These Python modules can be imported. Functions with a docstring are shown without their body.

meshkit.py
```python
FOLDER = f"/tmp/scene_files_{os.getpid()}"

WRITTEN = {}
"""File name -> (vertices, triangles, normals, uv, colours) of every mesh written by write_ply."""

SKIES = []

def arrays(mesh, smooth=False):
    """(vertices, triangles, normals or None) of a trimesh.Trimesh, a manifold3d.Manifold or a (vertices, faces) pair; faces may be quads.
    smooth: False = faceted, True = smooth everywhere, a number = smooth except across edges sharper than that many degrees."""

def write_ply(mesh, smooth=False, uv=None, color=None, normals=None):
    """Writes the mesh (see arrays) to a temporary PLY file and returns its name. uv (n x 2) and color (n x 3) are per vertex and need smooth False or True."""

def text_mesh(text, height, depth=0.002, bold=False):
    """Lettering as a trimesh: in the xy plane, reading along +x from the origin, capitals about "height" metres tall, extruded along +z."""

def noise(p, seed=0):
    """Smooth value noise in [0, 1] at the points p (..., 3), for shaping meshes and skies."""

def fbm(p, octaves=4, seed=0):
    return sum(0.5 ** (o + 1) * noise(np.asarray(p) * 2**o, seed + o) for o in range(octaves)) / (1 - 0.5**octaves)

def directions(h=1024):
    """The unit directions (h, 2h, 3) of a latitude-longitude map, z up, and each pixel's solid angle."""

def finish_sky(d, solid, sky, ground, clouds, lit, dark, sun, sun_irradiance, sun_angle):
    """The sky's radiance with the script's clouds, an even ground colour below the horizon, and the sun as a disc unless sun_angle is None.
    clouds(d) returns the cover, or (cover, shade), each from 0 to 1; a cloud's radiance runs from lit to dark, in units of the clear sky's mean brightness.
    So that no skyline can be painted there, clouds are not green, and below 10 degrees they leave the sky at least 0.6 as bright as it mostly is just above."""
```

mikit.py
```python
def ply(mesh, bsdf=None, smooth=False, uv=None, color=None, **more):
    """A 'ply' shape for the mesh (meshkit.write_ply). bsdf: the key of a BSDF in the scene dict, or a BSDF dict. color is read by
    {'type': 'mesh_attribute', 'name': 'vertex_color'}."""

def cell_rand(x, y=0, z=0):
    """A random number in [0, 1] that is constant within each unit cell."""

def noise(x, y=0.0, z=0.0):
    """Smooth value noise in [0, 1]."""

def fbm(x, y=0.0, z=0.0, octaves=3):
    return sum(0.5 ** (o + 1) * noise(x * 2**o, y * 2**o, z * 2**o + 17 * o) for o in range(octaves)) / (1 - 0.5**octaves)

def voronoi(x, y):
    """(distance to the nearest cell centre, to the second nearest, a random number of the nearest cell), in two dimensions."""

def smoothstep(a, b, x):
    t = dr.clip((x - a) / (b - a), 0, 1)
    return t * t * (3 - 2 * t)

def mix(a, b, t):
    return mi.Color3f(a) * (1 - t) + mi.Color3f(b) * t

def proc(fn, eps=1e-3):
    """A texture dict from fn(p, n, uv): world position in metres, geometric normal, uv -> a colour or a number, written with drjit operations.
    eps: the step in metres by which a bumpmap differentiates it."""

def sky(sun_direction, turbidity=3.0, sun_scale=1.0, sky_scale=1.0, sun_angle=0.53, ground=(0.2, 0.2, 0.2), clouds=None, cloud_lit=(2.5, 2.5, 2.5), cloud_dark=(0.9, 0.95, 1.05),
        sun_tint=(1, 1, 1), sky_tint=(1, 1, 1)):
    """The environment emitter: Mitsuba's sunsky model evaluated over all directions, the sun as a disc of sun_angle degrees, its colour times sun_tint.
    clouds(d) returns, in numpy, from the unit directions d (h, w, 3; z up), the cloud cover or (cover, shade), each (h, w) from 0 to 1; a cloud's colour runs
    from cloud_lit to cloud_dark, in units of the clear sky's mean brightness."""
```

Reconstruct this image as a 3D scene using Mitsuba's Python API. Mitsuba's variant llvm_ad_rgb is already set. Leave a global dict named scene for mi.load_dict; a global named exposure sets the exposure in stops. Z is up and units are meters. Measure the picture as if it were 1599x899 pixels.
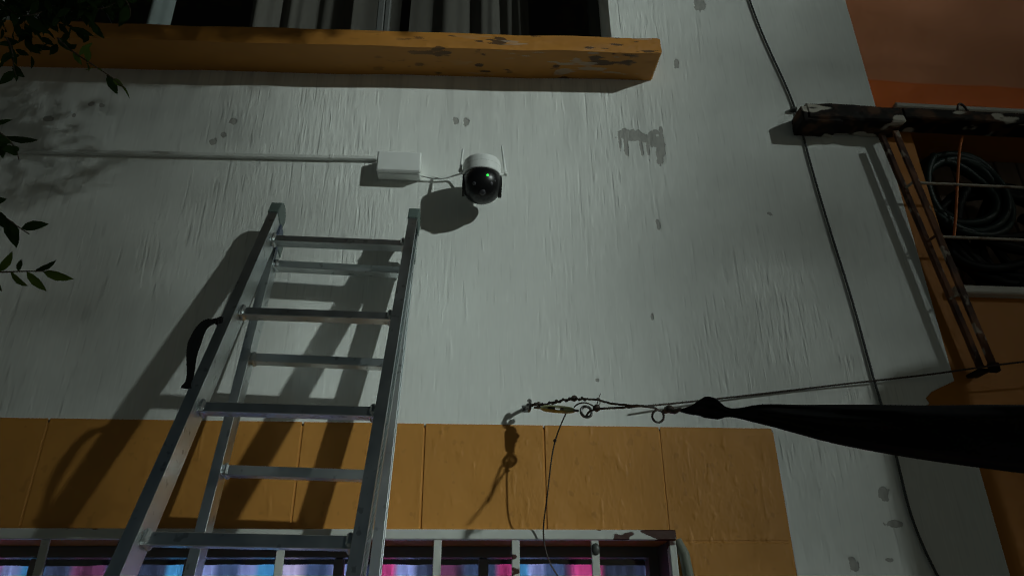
import math, random
import numpy as np, trimesh, drjit as dr, mitsuba as mi
import mikit, meshkit
from mikit import noise, fbm, smoothstep, mix, cell_rand
from shapely.geometry import Polygon, box as sbox
from shapely import affinity

T = mi.ScalarTransform4f
rng = np.random.default_rng(7)
random.seed(7)
scene, labels = {}, {}

# ------------------------------------------------------------------ camera, light, exposure
F = 1155.0                                            # focal length in pixels of the 1599 px wide photograph
EYE = np.array([0, -1.85, 1.70])
ROT = np.array([[0.99628252, -0.02922941, 0.08103566], [-0.08561536, -0.44020665, 0.89380541], [-0.00954703, 0.89742061, 0.44107268]])
fwd, upv = ROT @ [0, 0, 1], ROT @ [0, 1, 0]
scene['camera'] = {'type': 'perspective', 'fov': math.degrees(2 * math.atan(799.5 / F)), 'fov_axis': 'x', 'near_clip': 0.02, 'far_clip': 200.0,
                   'to_world': T().look_at(origin=EYE.tolist(), target=(EYE + fwd).tolist(), up=upv.tolist())}
SUN = (1.05, -1.0, 0.5)
scene['sky'] = mikit.sky(SUN, turbidity=3, sun_scale=0.385, sky_scale=0.125, sun_angle=1.15, sun_tint=(0.985, 1.545, 2.64), sky_tint=(1.15, 1.0, 0.74))
exposure = 1.3


def W(u, v, off=0.0):
    """The place seen at a spot of the photograph, 'off' metres out from the wall (the wall stands at y = 0)."""
    d = ROT @ np.array([(u - 800) / F, -(v - 450) / F, 1.0])
    return EYE + (-off - EYE[1]) / d[1] * d


# ------------------------------------------------------------------ helpers
def key(name, parent=None):
    base = f'{parent}__{name}' if parent else name
    k, i = base, 0
    while k in scene or k in labels or any(x.startswith(k + '__') for x in scene):
        i += 1
        k = f'{base}_{i:03d}'
    return k


def thing(name, label, cat, group=None):
    k = key(name)
    labels[k] = {'label': label, 'category': cat}
    if group:
        labels[k]['group'] = group
    return k


def add(name, mesh, mat, parent=None, smooth=False, label=None, kind=None, **kw):
    k = key(name, parent)
    scene[k] = mikit.ply(mesh, mat, smooth=smooth, **kw)
    if label or kind:
        labels.setdefault(k, {})
        if label:
            labels[k]['label'] = label
        if kind:
            labels[k]['kind'] = kind
    return k


def solo(name, mesh, mat, label, cat, smooth=False, group=None, kind=None):
    k = key(name)
    scene[k] = mikit.ply(mesh, mat, smooth=smooth)
    labels[k] = {'label': label, 'category': cat}
    if group:
        labels[k]['group'] = group
    if kind:
        labels[k]['kind'] = kind
    return k


def cbox(lo, hi, b=0.002):
    """A box from lo to hi with chamfered edges."""
    lo, hi = np.minimum(lo, hi).astype(float), np.maximum(lo, hi).astype(float)
    b = min(b, 0.45 * (hi - lo).min())
    pts = []
    for c in np.ndindex(2, 2, 2):
        p = np.where(np.array(c) == 1, hi, lo)
        s = np.where(np.array(c) == 1, -1.0, 1.0)
        for k in range(3):
            q = p + s * b
            q[k] = p[k]
            pts.append(q)
    return trimesh.convex.convex_hull(np.array(pts))


def tube(points, radii, sides=8, caps=True):
    p = np.asarray(points, float)
    r = np.broadcast_to(radii, (len(p),)).astype(float)
    t = np.gradient(p, axis=0)
    t /= np.linalg.norm(t, axis=1, keepdims=True) + 1e-12
    a = np.cross(t[0], [0, 0, 1.0] if abs(t[0][2]) < 0.9 else [1.0, 0, 0])
    A = []
    for i in range(len(p)):
        a = a - t[i] * (a @ t[i])
        a /= np.linalg.norm(a) + 1e-12
        A.append(a.copy())
    A = np.array(A)
    B = np.cross(t, A)
    ang = np.arange(sides) * 2 * np.pi / sides
    v = p[:, None] + r[:, None, None] * (np.cos(ang)[None, :, None] * A[:, None] + np.sin(ang)[None, :, None] * B[:, None])
    v = v.reshape(-1, 3)
    i, j = np.meshgrid(np.arange(len(p) - 1), np.arange(sides), indexing='ij')
    q = np.stack([i * sides + j, i * sides + (j + 1) % sides, (i + 1) * sides + (j + 1) % sides, (i + 1) * sides + j], -1).reshape(-1, 4)
    f = np.vstack([q[:, [0, 1, 2]], q[:, [0, 2, 3]]])
    if caps:
        n = len(v)
        v = np.vstack([v, p[:1], p[-1:]])
        e = (len(p) - 1) * sides
        j = np.arange(sides)
        f = np.vstack([f, np.stack([j * 0 + n, (j + 1) % sides, j], 1), np.stack([j * 0 + n + 1, e + j, e + (j + 1) % sides], 1)])
    return trimesh.Trimesh(v, f, process=False)


def spline(points, n=40):
    from scipy.interpolate import CubicSpline
    p = np.asarray(points, float)
    s = np.r_[0, np.cumsum(np.linalg.norm(np.diff(p, axis=0), axis=1))]
    return CubicSpline(s, p)(np.linspace(0, s[-1], n))


def ribbon(points, width_dir, width, thick, twist=0.0):
    """A flat strap along points."""
    p = np.asarray(points, float)
    t = np.gradient(p, axis=0)
    t /= np.linalg.norm(t, axis=1, keepdims=True)
    w = np.broadcast_to(np.asarray(width_dir, float), p.shape)
    w = w - t * (w * t).sum(1, keepdims=True)
    w /= np.linalg.norm(w, axis=1, keepdims=True)
    nn = np.cross(t, w)
    hw = np.broadcast_to(width, (len(p),))[:, None] / 2
    ring = np.stack([p - w * hw - nn * thick / 2, p + w * hw - nn * thick / 2, p + w * hw + nn * thick / 2, p - w * hw + nn * thick / 2], 1)
    v = ring.reshape(-1, 3)
    i, j = np.meshgrid(np.arange(len(p) - 1), np.arange(4), indexing='ij')
    q = np.stack([i * 4 + j, i * 4 + (j + 1) % 4, (i + 1) * 4 + (j + 1) % 4, (i + 1) * 4 + j], -1).reshape(-1, 4)
    m = len(p) * 4 - 4
    f = np.vstack([q[:, [0, 1, 2]], q[:, [0, 2, 3]], [[0, 3, 2], [0, 2, 1], [m, m + 1, m + 2], [m, m + 2, m + 3]]])
    return trimesh.Trimesh(v, f, process=False)


def place(mesh, origin, ex, ey, ez):
    M = np.eye(4)
    M[:3, 0], M[:3, 1], M[:3, 2], M[:3, 3] = ex, ey, ez, origin
    m = mesh.copy()
    m.apply_transform(M)
    return m


def extrude_xz(poly, y0, y1):
    """A shapely polygon in (x, z) as a solid from y0 to y1."""
    m = trimesh.creation.extrude_polygon(poly, y1 - y0, engine='earcut')
    v = np.array(m.vertices)
    return trimesh.Trimesh(np.stack([v[:, 0], y0 + v[:, 2], v[:, 1]], 1), m.faces[:, ::-1], process=False)


cat = trimesh.util.concatenate

# ------------------------------------------------------------------ materials
def mat(name, color, rough=0.6, spec=0.3, metallic=0.0, bump=None, bump_scale=0.001, eps=1e-3, two=False, **kw):
    d = {'type': 'principled', 'base_color': mikit.proc(color) if callable(color) else {'type': 'rgb', 'value': list(color)},
         'roughness': mikit.proc(rough) if callable(rough) else float(rough), 'metallic': float(metallic), 'specular': float(spec), **kw}
    if bump is not None:
        d = {'type': 'bumpmap', 'arbitrary': mikit.proc(bump, eps=eps), 'scale': float(bump_scale), 'bsdf': d}
    if two:
        d = {'type': 'twosided', 'bsdf': d}
    scene[name] = d


def blot(p, cx, cz, rx, rz, ang=0.0, rag=0.55):
    """1 inside a ragged patch."""
    c, s = math.cos(ang), math.sin(ang)
    dx, dz = p.x - cx, p.z - cz
    a, b = (dx * c + dz * s) / rx, (-dx * s + dz * c) / rz
    r = dr.sqrt(a * a + b * b) + rag * (fbm(p.x * 90, p.z * 60, 3.0, octaves=3) - 0.5) * 2
    return 1 - smoothstep(0.85, 1.0, r)


def px_patch(u, v, ru, rv):
    c, r, d = W(u, v), W(u + ru, v), W(u, v + rv)
    return c[0], c[2], abs(r[0] - c[0]), abs(c[2] - d[2])


CHIPS = [px_patch(*q) for q in ((985, 212, 22, 9), (1018, 218, 16, 14), (1030, 240, 6, 18), (978, 226, 4, 20), (1002, 232, 3, 14), (1012, 230, 2.5, 20), (1034, 222, 4, 26), (968, 220, 2.5, 16), (1022, 208, 12, 5), (712, 190, 5, 6), (729, 192, 6, 7), (363, 190, 7, 6),
                                (349, 212, 5, 5), (334, 222, 6, 6), (1057, 101, 4, 9), (1092, 6, 9, 12), (1382, 771, 10, 12), (1398, 818, 14, 7), (1334, 882, 8, 12), (1202, 334, 4, 3),
                                (1028, 352, 3, 9), (143, 163, 5, 4), (158, 165, 5, 4), (75, 186, 8, 4), (116, 181, 4, 4), (1390, 874, 7, 3), (933, 594, 3, 3), (1019, 495, 2, 5))]


def strokes(p):
    """Marks of the brush: narrow, short upright ridges and grooves, in places stronger."""
    x = p.x + 0.003 * (noise(p.x * 6, p.z * 9, 1.0) - 0.5)
    region = 0.45 + 0.55 * smoothstep(0.38, 0.64, fbm(p.x * 2.1, p.z * 1.7, 5.0, octaves=3))
    a = noise(x * 185, p.z * 14.0, 2.0)
    b = noise(x * 270, p.z * 40.0, 7.0)
    groove = smoothstep(0.76, 0.97, noise(x * 165, p.z * 12.0, 12.0))
    ridge = smoothstep(0.78, 0.97, noise(x * 200, p.z * 19.0, 31.0))
    return region * (0.34 * a + 0.36 * b + 0.55 * ridge - 0.72 * groove)


def grime(p):
    """Dirt washed down the wall below the sill and the beam, and blotches of age."""
    run = smoothstep(0.45, 0.75, noise(p.x * 42, p.z * 1.4, 3.0)) * (0.5 + 0.5 * noise(p.x * 150, p.z * 3, 9.0))
    sill = smoothstep(2.95, 3.37, p.z) * (1 - smoothstep(3.36, 3.40, p.z)) * (1 - smoothstep(0.60, 0.66, p.x))
    blot_ = smoothstep(0.58, 0.78, fbm(p.x * 5.5, p.z * 4.0, 11.0, octaves=4))
    return 0.16 * run * sill + 0.05 * blot_


def chip_mask(p):
    m = mi.Float(0)
    for cx, cz, rx, rz in CHIPS:
        m = dr.maximum(m, blot(p, cx, cz, rx, rz))
    return m


def plaster_col(p, n, uv):
    g = fbm(p.x * 1.7, p.z * 1.5, 0.0, octaves=4)
    c = mix((0.66, 0.685, 0.655), (0.76, 0.775, 0.74), g)
    s = strokes(p)
    c = c * (0.96 + 0.20 * s)
    c = c * (1 - grime(p))
    under = mix((0.17, 0.165, 0.15), (0.34, 0.33, 0.30), fbm(p.x * 130, p.z * 60, 5.0, octaves=3))
    return mix(c, under, chip_mask(p) * 0.75)


def plaster_bump(p, n, uv):
    return strokes(p) + 0.14 * noise(p.x * 260, p.z * 230, 3.0) + 0.3 * noise(p.x * 16, p.z * 13, 3.0) - 0.9 * chip_mask(p)


mat('white_plaster', plaster_col, 0.62, 0.25, bump=plaster_bump, bump_scale=0.0019)


def ochre_col(p, n, uv):
    g = fbm(p.x * 3.0, p.z * 2.6, 2.0, octaves=4)
    c = mix((0.45, 0.205, 0.042), (0.55, 0.252, 0.054), g)
    spot = smoothstep(0.74, 0.84, fbm(p.x * 55, p.z * 40, 8.0, octaves=3))
    c = mix(c, (0.20, 0.085, 0.02), spot * 0.2)
    return c * (0.93 + 0.14 * fbm(p.x * 9, p.z * 7, 14.0, octaves=3))


def ochre_bump(p, n, uv):
    return 0.10 * noise(p.x * 160, p.z * 40, 2.0) + 0.22 * noise(p.x * 240, p.z * 220, 3.0) + 0.9 * noise(p.x * 19, p.z * 16, 6.0) + 0.4 * smoothstep(0.80, 0.95, noise(p.x * 60, p.z * 34, 21.0))


mat('ochre_paint', ochre_col, 0.55, 0.3, bump=ochre_bump, bump_scale=0.0022)


def orange_col(p, n, uv):
    g = fbm(p.x * 2.4, p.z * 2.2, 6.0, octaves=4)
    edge = 3.450 + 0.012 * (noise(p.x * 7, 0, 0) - 0.5)
    salmon = mix((0.54, 0.195, 0.082), (0.62, 0.225, 0.096), g)
    vivid = mix((0.66, 0.125, 0.004), (0.74, 0.145, 0.005), g)
    low = mix((0.36, 0.132, 0.014), (0.44, 0.160, 0.019), g)
    c = mix(vivid, salmon, smoothstep(-0.006, 0.006, p.z - edge))
    return mix(low, c, smoothstep(-0.01, 0.01, p.z - 3.325))


mat('orange_paint', orange_col, 0.6, 0.25, bump=lambda p, n, uv: 0.6 * noise(p.x * 60, p.z * 50, 6.0) + 0.6 * noise(p.x * 14, p.z * 12, 2.0), bump_scale=0.002)


def sill_col(p, n, uv):
    c = mix((0.39, 0.166, 0.030), (0.50, 0.216, 0.040), fbm(p.x * 5, p.y * 14, p.z * 14, octaves=3))
    dark = smoothstep(0.63, 0.70, fbm(p.x * 16, p.y * 40, p.z * 55, octaves=3)) * smoothstep(0.0, 0.5, p.x + 0.45)
    pale = smoothstep(0.63, 0.70, fbm(p.x * 12 + 31, p.y * 60, p.z * 60, octaves=3)) * smoothstep(0.0, 0.4, p.x + 0.1)
    c = mix(c, (0.045, 0.03, 0.02), dark * 0.85)
    return mix(c, (0.42, 0.33, 0.25), pale * 0.7)


mat('sill_paint', sill_col, 0.5, 0.35, bump=lambda p, n, uv: noise(p.x * 30, p.y * 45, p.z * 45) + 0.6 * noise(p.x * 90, p.y * 90, p.z * 90), bump_scale=0.002)
mat('soffit_paint', lambda p, n, uv: mix((0.30, 0.13, 0.035), (0.38, 0.17, 0.045), fbm(p.x * 6, p.y * 12, p.z * 6)), 0.6, 0.2)


def alu_col(p, n, uv):
    g = fbm(p.x * 30, p.y * 30, p.z * 7, octaves=3)
    return mix((0.62, 0.67, 0.68), (0.78, 0.82, 0.83), g) * (1 - 0.35 * smoothstep(0.66, 0.78, fbm(p.x * 70, p.y * 70, p.z * 50, octaves=3)))


mat('aluminium', alu_col, lambda p, n, uv: 0.30 + 0.16 * fbm(p.x * 40, p.y * 40, p.z * 10), metallic=1.0, spec=0.5)
mat('hinge_steel', (0.07, 0.09, 0.15), 0.35, 0.5, metallic=0.4)
mat('rivet_metal', (0.55, 0.56, 0.56), 0.3, 0.5, metallic=1.0)
mat('cap_plastic', (0.10, 0.135, 0.125), 0.4, 0.4)
mat('black_rubber', (0.02, 0.02, 0.02), 0.7, 0.3)
mat('white_plastic', lambda p, n, uv: mix((0.70, 0.72, 0.70), (0.76, 0.78, 0.76), fbm(p.x * 20, p.y * 20, p.z * 20)), 0.38, 0.5)
mat('white_trunking', lambda p, n, uv: mix((0.56, 0.58, 0.55), (0.66, 0.68, 0.65), fbm(p.x * 9, p.y * 9, p.z * 30)), 0.45, 0.4)
mat('black_gloss', (0.006, 0.006, 0.007), 0.32, 0.4)
mat('lens_glass', (0.06, 0.06, 0.07), 0.3, 0.5)
mat('black_cloth', lambda p, n, uv: mix((0.006, 0.006, 0.006), (0.012, 0.012, 0.012), noise(p.x * 300, p.y * 300, p.z * 300)), 0.9, 0.1, two=True)
mat('black_webbing', (0.008, 0.008, 0.009), 0.8, 0.15, two=True)
mat('dark_wire', lambda p, n, uv: mix((0.03, 0.025, 0.022), (0.07, 0.05, 0.04), noise(p.x * 90, p.y * 90, p.z * 90)), 0.45, 0.4, metallic=0.3)
mat('grey_cable', lambda p, n, uv: mix((0.05, 0.055, 0.055), (0.085, 0.09, 0.09), fbm(p.x * 40, p.z * 8)), 0.55, 0.3)
mat('brass_green', lambda p, n, uv: mix((0.22, 0.22, 0.10), (0.36, 0.36, 0.18), noise(p.x * 120, p.y * 120, p.z * 120)), 0.28, 0.6, metallic=0.8)
mat('ring_steel', (0.16, 0.16, 0.16), 0.4, 0.5, metallic=0.7)


def rust_col(p, n, uv):
    g = fbm(p.x * 22, p.y * 22, p.z * 14, octaves=4)
    c = mix((0.035, 0.014, 0.008), (0.15, 0.058, 0.022), smoothstep(0.3, 0.75, g))
    pale = smoothstep(0.62, 0.72, fbm(p.x * 40 + 5, p.y * 40, p.z * 26, octaves=3))
    return mix(c, (0.40, 0.35, 0.28), pale * 0.55)


def rust_dark(p, n, uv):
    g = fbm(p.x * 25, p.y * 25, p.z * 25, octaves=4)
    c = mix((0.006, 0.004, 0.003), (0.075, 0.034, 0.016), smoothstep(0.45, 0.72, g))
    pale = smoothstep(0.60, 0.66, fbm(p.x * 14 + 3.3, p.y * 22, p.z * 22 + 0.7, octaves=3))
    return mix(c, (0.50, 0.47, 0.40), pale * 0.85)


rb = lambda p, n, uv: fbm(p.x * 80, p.y * 80, p.z * 80, octaves=3)
mat('rusty_steel', rust_col, 0.75, 0.3, bump=rb, bump_scale=0.003)
mat('rusty_beam', rust_dark, 0.8, 0.25, bump=rb, bump_scale=0.004)
mat('pale_bar', lambda p, n, uv: mix((0.34, 0.30, 0.24), (0.18, 0.12, 0.08), smoothstep(0.55, 0.7, fbm(p.x * 30, p.y * 30, p.z * 30))), 0.5, 0.3)


def grille_col(p, n, uv):
    c = mix((0.46, 0.48, 0.45), (0.58, 0.60, 0.56), fbm(p.x * 12, p.y * 12, p.z * 12))
    rust = smoothstep(0.70, 0.74, fbm(p.x * 19, p.y * 30, p.z * 30 + 4, octaves=3) + 0.30 * smoothstep(0.32, 0.56, p.x) * smoothstep(1.90, 1.93, p.z))
    return mix(c, (0.055, 0.02, 0.014), rust)


mat('grille_paint', grille_col, 0.45, 0.4, bump=rb, bump_scale=0.0012)
mat('dull_pipe', lambda p, n, uv: mix((0.13, 0.14, 0.11), (0.20, 0.21, 0.17), noise(p.x * 60, p.y * 60, p.z * 30)), 0.55, 0.3)
mat('window_alu', (0.16, 0.165, 0.16), 0.4, 0.5, metallic=0.5)
mat('dark_frame', (0.05, 0.055, 0.05), 0.4, 0.4)
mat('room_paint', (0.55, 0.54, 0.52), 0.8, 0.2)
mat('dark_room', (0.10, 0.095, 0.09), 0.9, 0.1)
scene['pane_glass'] = {'type': 'thindielectric', 'int_ior': 1.5}
mat('grey_curtain', lambda p, n, uv: mix((0.075, 0.072, 0.063), (0.11, 0.105, 0.092), noise(p.x * 14, 0, 2.0)), 0.9, 0.1, two=True)


mat('pale_curtain', (0.20, 0.235, 0.23), 0.9, 0.1, two=True)


def stripe_col(p, n, uv):
    """Printed stripes of the curtain, uneven in width, running into one another at their edges."""
    x = p.x * 17.0 + 1.3 * noise(p.x * 7, 0, 1.0)

    def tone(k):
        r = cell_rand(k, 3.0, 5.0)
        c = mi.Color3f(0.06, 0.09, 0.17)
        for lo, hi, col in ((0.14, 0.25, (0.72, 0.07, 0.25)), (0.25, 0.42, (0.07, 0.29, 0.50)), (0.42, 0.58, (0.30, 0.34, 0.60)), (0.58, 0.68, (0.15, 0.04, 0.09)), (0.68, 0.80, (0.52, 0.44, 0.60)), (0.80, 1.01, (0.04, 0.05, 0.09))):
            c = dr.select((r >= lo) & (r < hi), mi.Color3f(*col), c)
        return c
    k = dr.floor(x)
    t = smoothstep(0.62, 1.0, x - k)
    c = mix(tone(k), tone(k + 1), t)
    return c * (0.45 + 0.9 * fbm(p.x * 12, p.z * 9, 0.0, octaves=3))


scene['stripe_curtain'] = {'type': 'principledthin', 'base_color': mikit.proc(stripe_col), 'roughness': 0.9, 'spec_trans': 0.0, 'diff_trans': 1.3}
mat('dark_cloth_trim', (0.03, 0.035, 0.045), 0.9, 0.1, two=True)


def plank_col(p, n, uv):
    return mix((0.12, 0.083, 0.060), (0.23, 0.17, 0.13), fbm(p.x * 60, p.y * 10, p.z * 3, octaves=3))


mat('plank_wood', plank_col, 0.8, 0.15)
mat('ledge_paint', lambda p, n, uv: mix((0.40, 0.38, 0.33), (0.52, 0.50, 0.44), fbm(p.x * 10, p.y * 20, p.z * 20)), 0.6, 0.2)
mat('green_hose', lambda p, n, uv: mix((0.004, 0.012, 0.010), (0.008, 0.022, 0.018), noise(p.x * 20, p.y * 20, p.z * 20)), 0.5, 0.25)
mat('black_hose', (0.004, 0.005, 0.005), 0.6, 0.18)
mat('orange_cord', (0.55, 0.15, 0.03), 0.5, 0.3)
mat('bark', lambda p, n, uv: mix((0.05, 0.04, 0.03), (0.13, 0.105, 0.08), fbm(p.x * 40, p.y * 40, p.z * 12)), 0.9, 0.1)
for nm, c in (('leaf_dark', (0.022, 0.045, 0.014)), ('leaf_light', (0.085, 0.135, 0.025))):
    scene[nm] = {'type': 'principledthin', 'base_color': {'type': 'rgb', 'value': list(c)}, 'roughness': 0.45, 'spec_trans': 0.0, 'diff_trans': 0.5}
mat('concrete', lambda p, n, uv: mix((0.13, 0.128, 0.12), (0.20, 0.195, 0.18), fbm(p.x * 3, p.y * 3, 0.0, octaves=4)), 0.85, 0.2, bump=lambda p, n, uv: fbm(p.x * 40, p.y * 40), bump_scale=0.003)
mat('post_wood', lambda p, n, uv: mix((0.09, 0.07, 0.05), (0.2, 0.16, 0.12), fbm(p.x * 30, p.y * 30, p.z * 4)), 0.9, 0.1)

# ------------------------------------------------------------------ ground
g = trimesh.Trimesh([[-60, -60, 0], [60, -60, 0], [60, 60, 0], [-60, 60, 0]], [[0, 1, 2], [0, 2, 3]], process=False)
add('ground', g, 'concrete', kind='structure')
labels['ground']['label'] = 'grey concrete ground of the yard'

# ------------------------------------------------------------------ the white house
BX0, BP, BW, BZ, BH = -0.060, 0.3035, 0.2998, 2.222, 0.284   # block columns: a joint, pitch, width, top, course height
SPLIT = 1.402                                               # plumb line where the neighbour's paint begins
EDGE = BX0 + 3 * BP + 0.004                                  # right-hand end of the ochre blockwork
LW = dict(x0=-1.62, x1=0.552, z0=0.95, z1=1.944)              # lower window opening
UW = dict(x0=-1.55, x1=0.517, z0=3.455, z1=4.75)              # upper window opening
house = thing('white_house', 'white painted house wall with an ochre lower band, orange window sill and barred lower window', 'house')
upper = Polygon([(-4, BZ), (EDGE, BZ - 0.006), (EDGE, 0), (SPLIT, 0), (SPLIT, 6.2), (-4, 6.2)], [[(UW['x0'], UW['z0']), (UW['x1'], UW['z0']), (UW['x1'], UW['z1']), (UW['x0'], UW['z1'])]])
add('wall', extrude_xz(upper, 0.0, 0.22), 'white_plaster', house, label='white plastered upper wall brushed in vertical strokes, with grey peeled spots')
core = sbox(-4, 0, EDGE, BZ - 0.010).difference(sbox(LW['x0'], LW['z0'], LW['x1'], LW['z1']))
add('block_core', extrude_xz(core, 0.0003, 0.215), 'ochre_paint', house, label='ochre painted mortar bed between the blocks')
opening = sbox(LW['x0'], LW['z0'], LW['x1'], LW['z1'])
nb = 0
for r in range(8):
    zt, zb = BZ - r * BH - (0 if r == 0 else 0.0025), BZ - (r + 1) * BH + 0.0025
    zb = max(zb, 0.0)
    if zt - zb < 0.05:
        continue
    for c in range(-13, 4):
        x1 = BX0 + c * BP
        x0 = x1 - BW
        poly = sbox(max(x0, -4), zb, x1, zt).difference(opening)
        if poly.is_empty or poly.area < 0.002:
            continue
        for gpoly in getattr(poly, 'geoms', [poly]):
            if len(gpoly.exterior.coords) > 5:
                m = extrude_xz(gpoly, -0.0012, 0.0012)
            else:
                a, b_, c_, d_ = gpoly.bounds
                j = rng.uniform(-0.0012, 0.0012)
                m = cbox([a, -0.0022 + 0.5 * j, b_], [c_, 0.0012, d_], 0.0015)
            add('block', m, 'ochre_paint', house)
# sill
S0, S1 = W(150, 107), W(1019, 127)
slope = math.atan2(S1[2] - S0[2], S1[0] - S0[0])
xe = S1[0]
L, P, H = xe + 1.75, 0.125, 0.062
prof = Polygon([(-L, 0), (-0.006, 0.0), (0, 0.006), (0, H - 0.004), (-0.01, H), (-L, H)])
m = extrude_xz(prof, -P, 0.03)
nseg = 60
m = m.subdivide_to_size(0.06)
v = np.array(m.vertices)
front = v[:, 1] < -0.05
v[:, 1] += 0.006 * (meshkit.noise(v * [9, 9, 30], 3) - 0.5) * front
v[:, 2] += 0.006 * (meshkit.noise(v * [7, 11, 3], 5) - 0.5)
m = trimesh.Trimesh(v, m.faces, process=False)
R = np.array([[math.cos(slope), 0, -math.sin(slope)], [0, 1, 0], [math.sin(slope), 0, math.cos(slope)]])
m.vertices = np.array(m.vertices) @ R.T + [xe, 0, S1[2]]
add('window_sill', m, 'sill_paint', house, label='thick orange painted sill with chipped patches under the upper window', smooth=35)
# eave over the wall, above the frame
add('eave', cat([cbox([-4, -1.35, 5.05], [6, 0.0, 5.20], 0.006), cbox([-4, -1.39, 5.00], [6, -1.352, 5.22], 0.004)]), 'concrete', house)
# upper window: frame, pane, mullion
uw = key('window', house)
labels[uw] = {'label': 'dark upper window above the orange sill, cut by the top of the photo'}
def rect_frame(x0, x1, z0, z1, y0, y1, w):
    return extrude_xz(sbox(x0, z0, x1, z1).difference(sbox(x0 + w, z0 + w, x1 - w, z1 - w)), y0, y1)
scene[uw + '__frame'] = mikit.ply(rect_frame(UW['x0'] + 0.002, UW['x1'] - 0.002, UW['z0'] + 0.002, UW['z1'] - 0.002, 0.13, 0.165, 0.035), 'dark_frame')
for u in (600,):
    xm = W(u, 20, -0.14)[0]
    scene[uw + '__mullion'] = mikit.ply(cat([cbox([xm - 0.022, 0.128, UW['z0'] + 0.037], [xm + 0.002, 0.16, UW['z1'] - 0.037], 0.003), cbox([xm + 0.004, 0.134, UW['z0'] + 0.037], [xm + 0.022, 0.168, UW['z1'] - 0.037], 0.003)]), 'window_alu')
pane = lambda x0, x1, z0, z1, y: trimesh.Trimesh([[x0, y, z0], [x1, y, z0], [x1, y, z1], [x0, y, z1]], [[0, 1, 2], [0, 2, 3]], process=False)
scene[uw + '__pane'] = mikit.ply(pane(UW['x0'] + 0.037, UW['x1'] - 0.037, UW['z0'] + 0.037, UW['z1'] - 0.037, 0.150), 'pane_glass')
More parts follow.
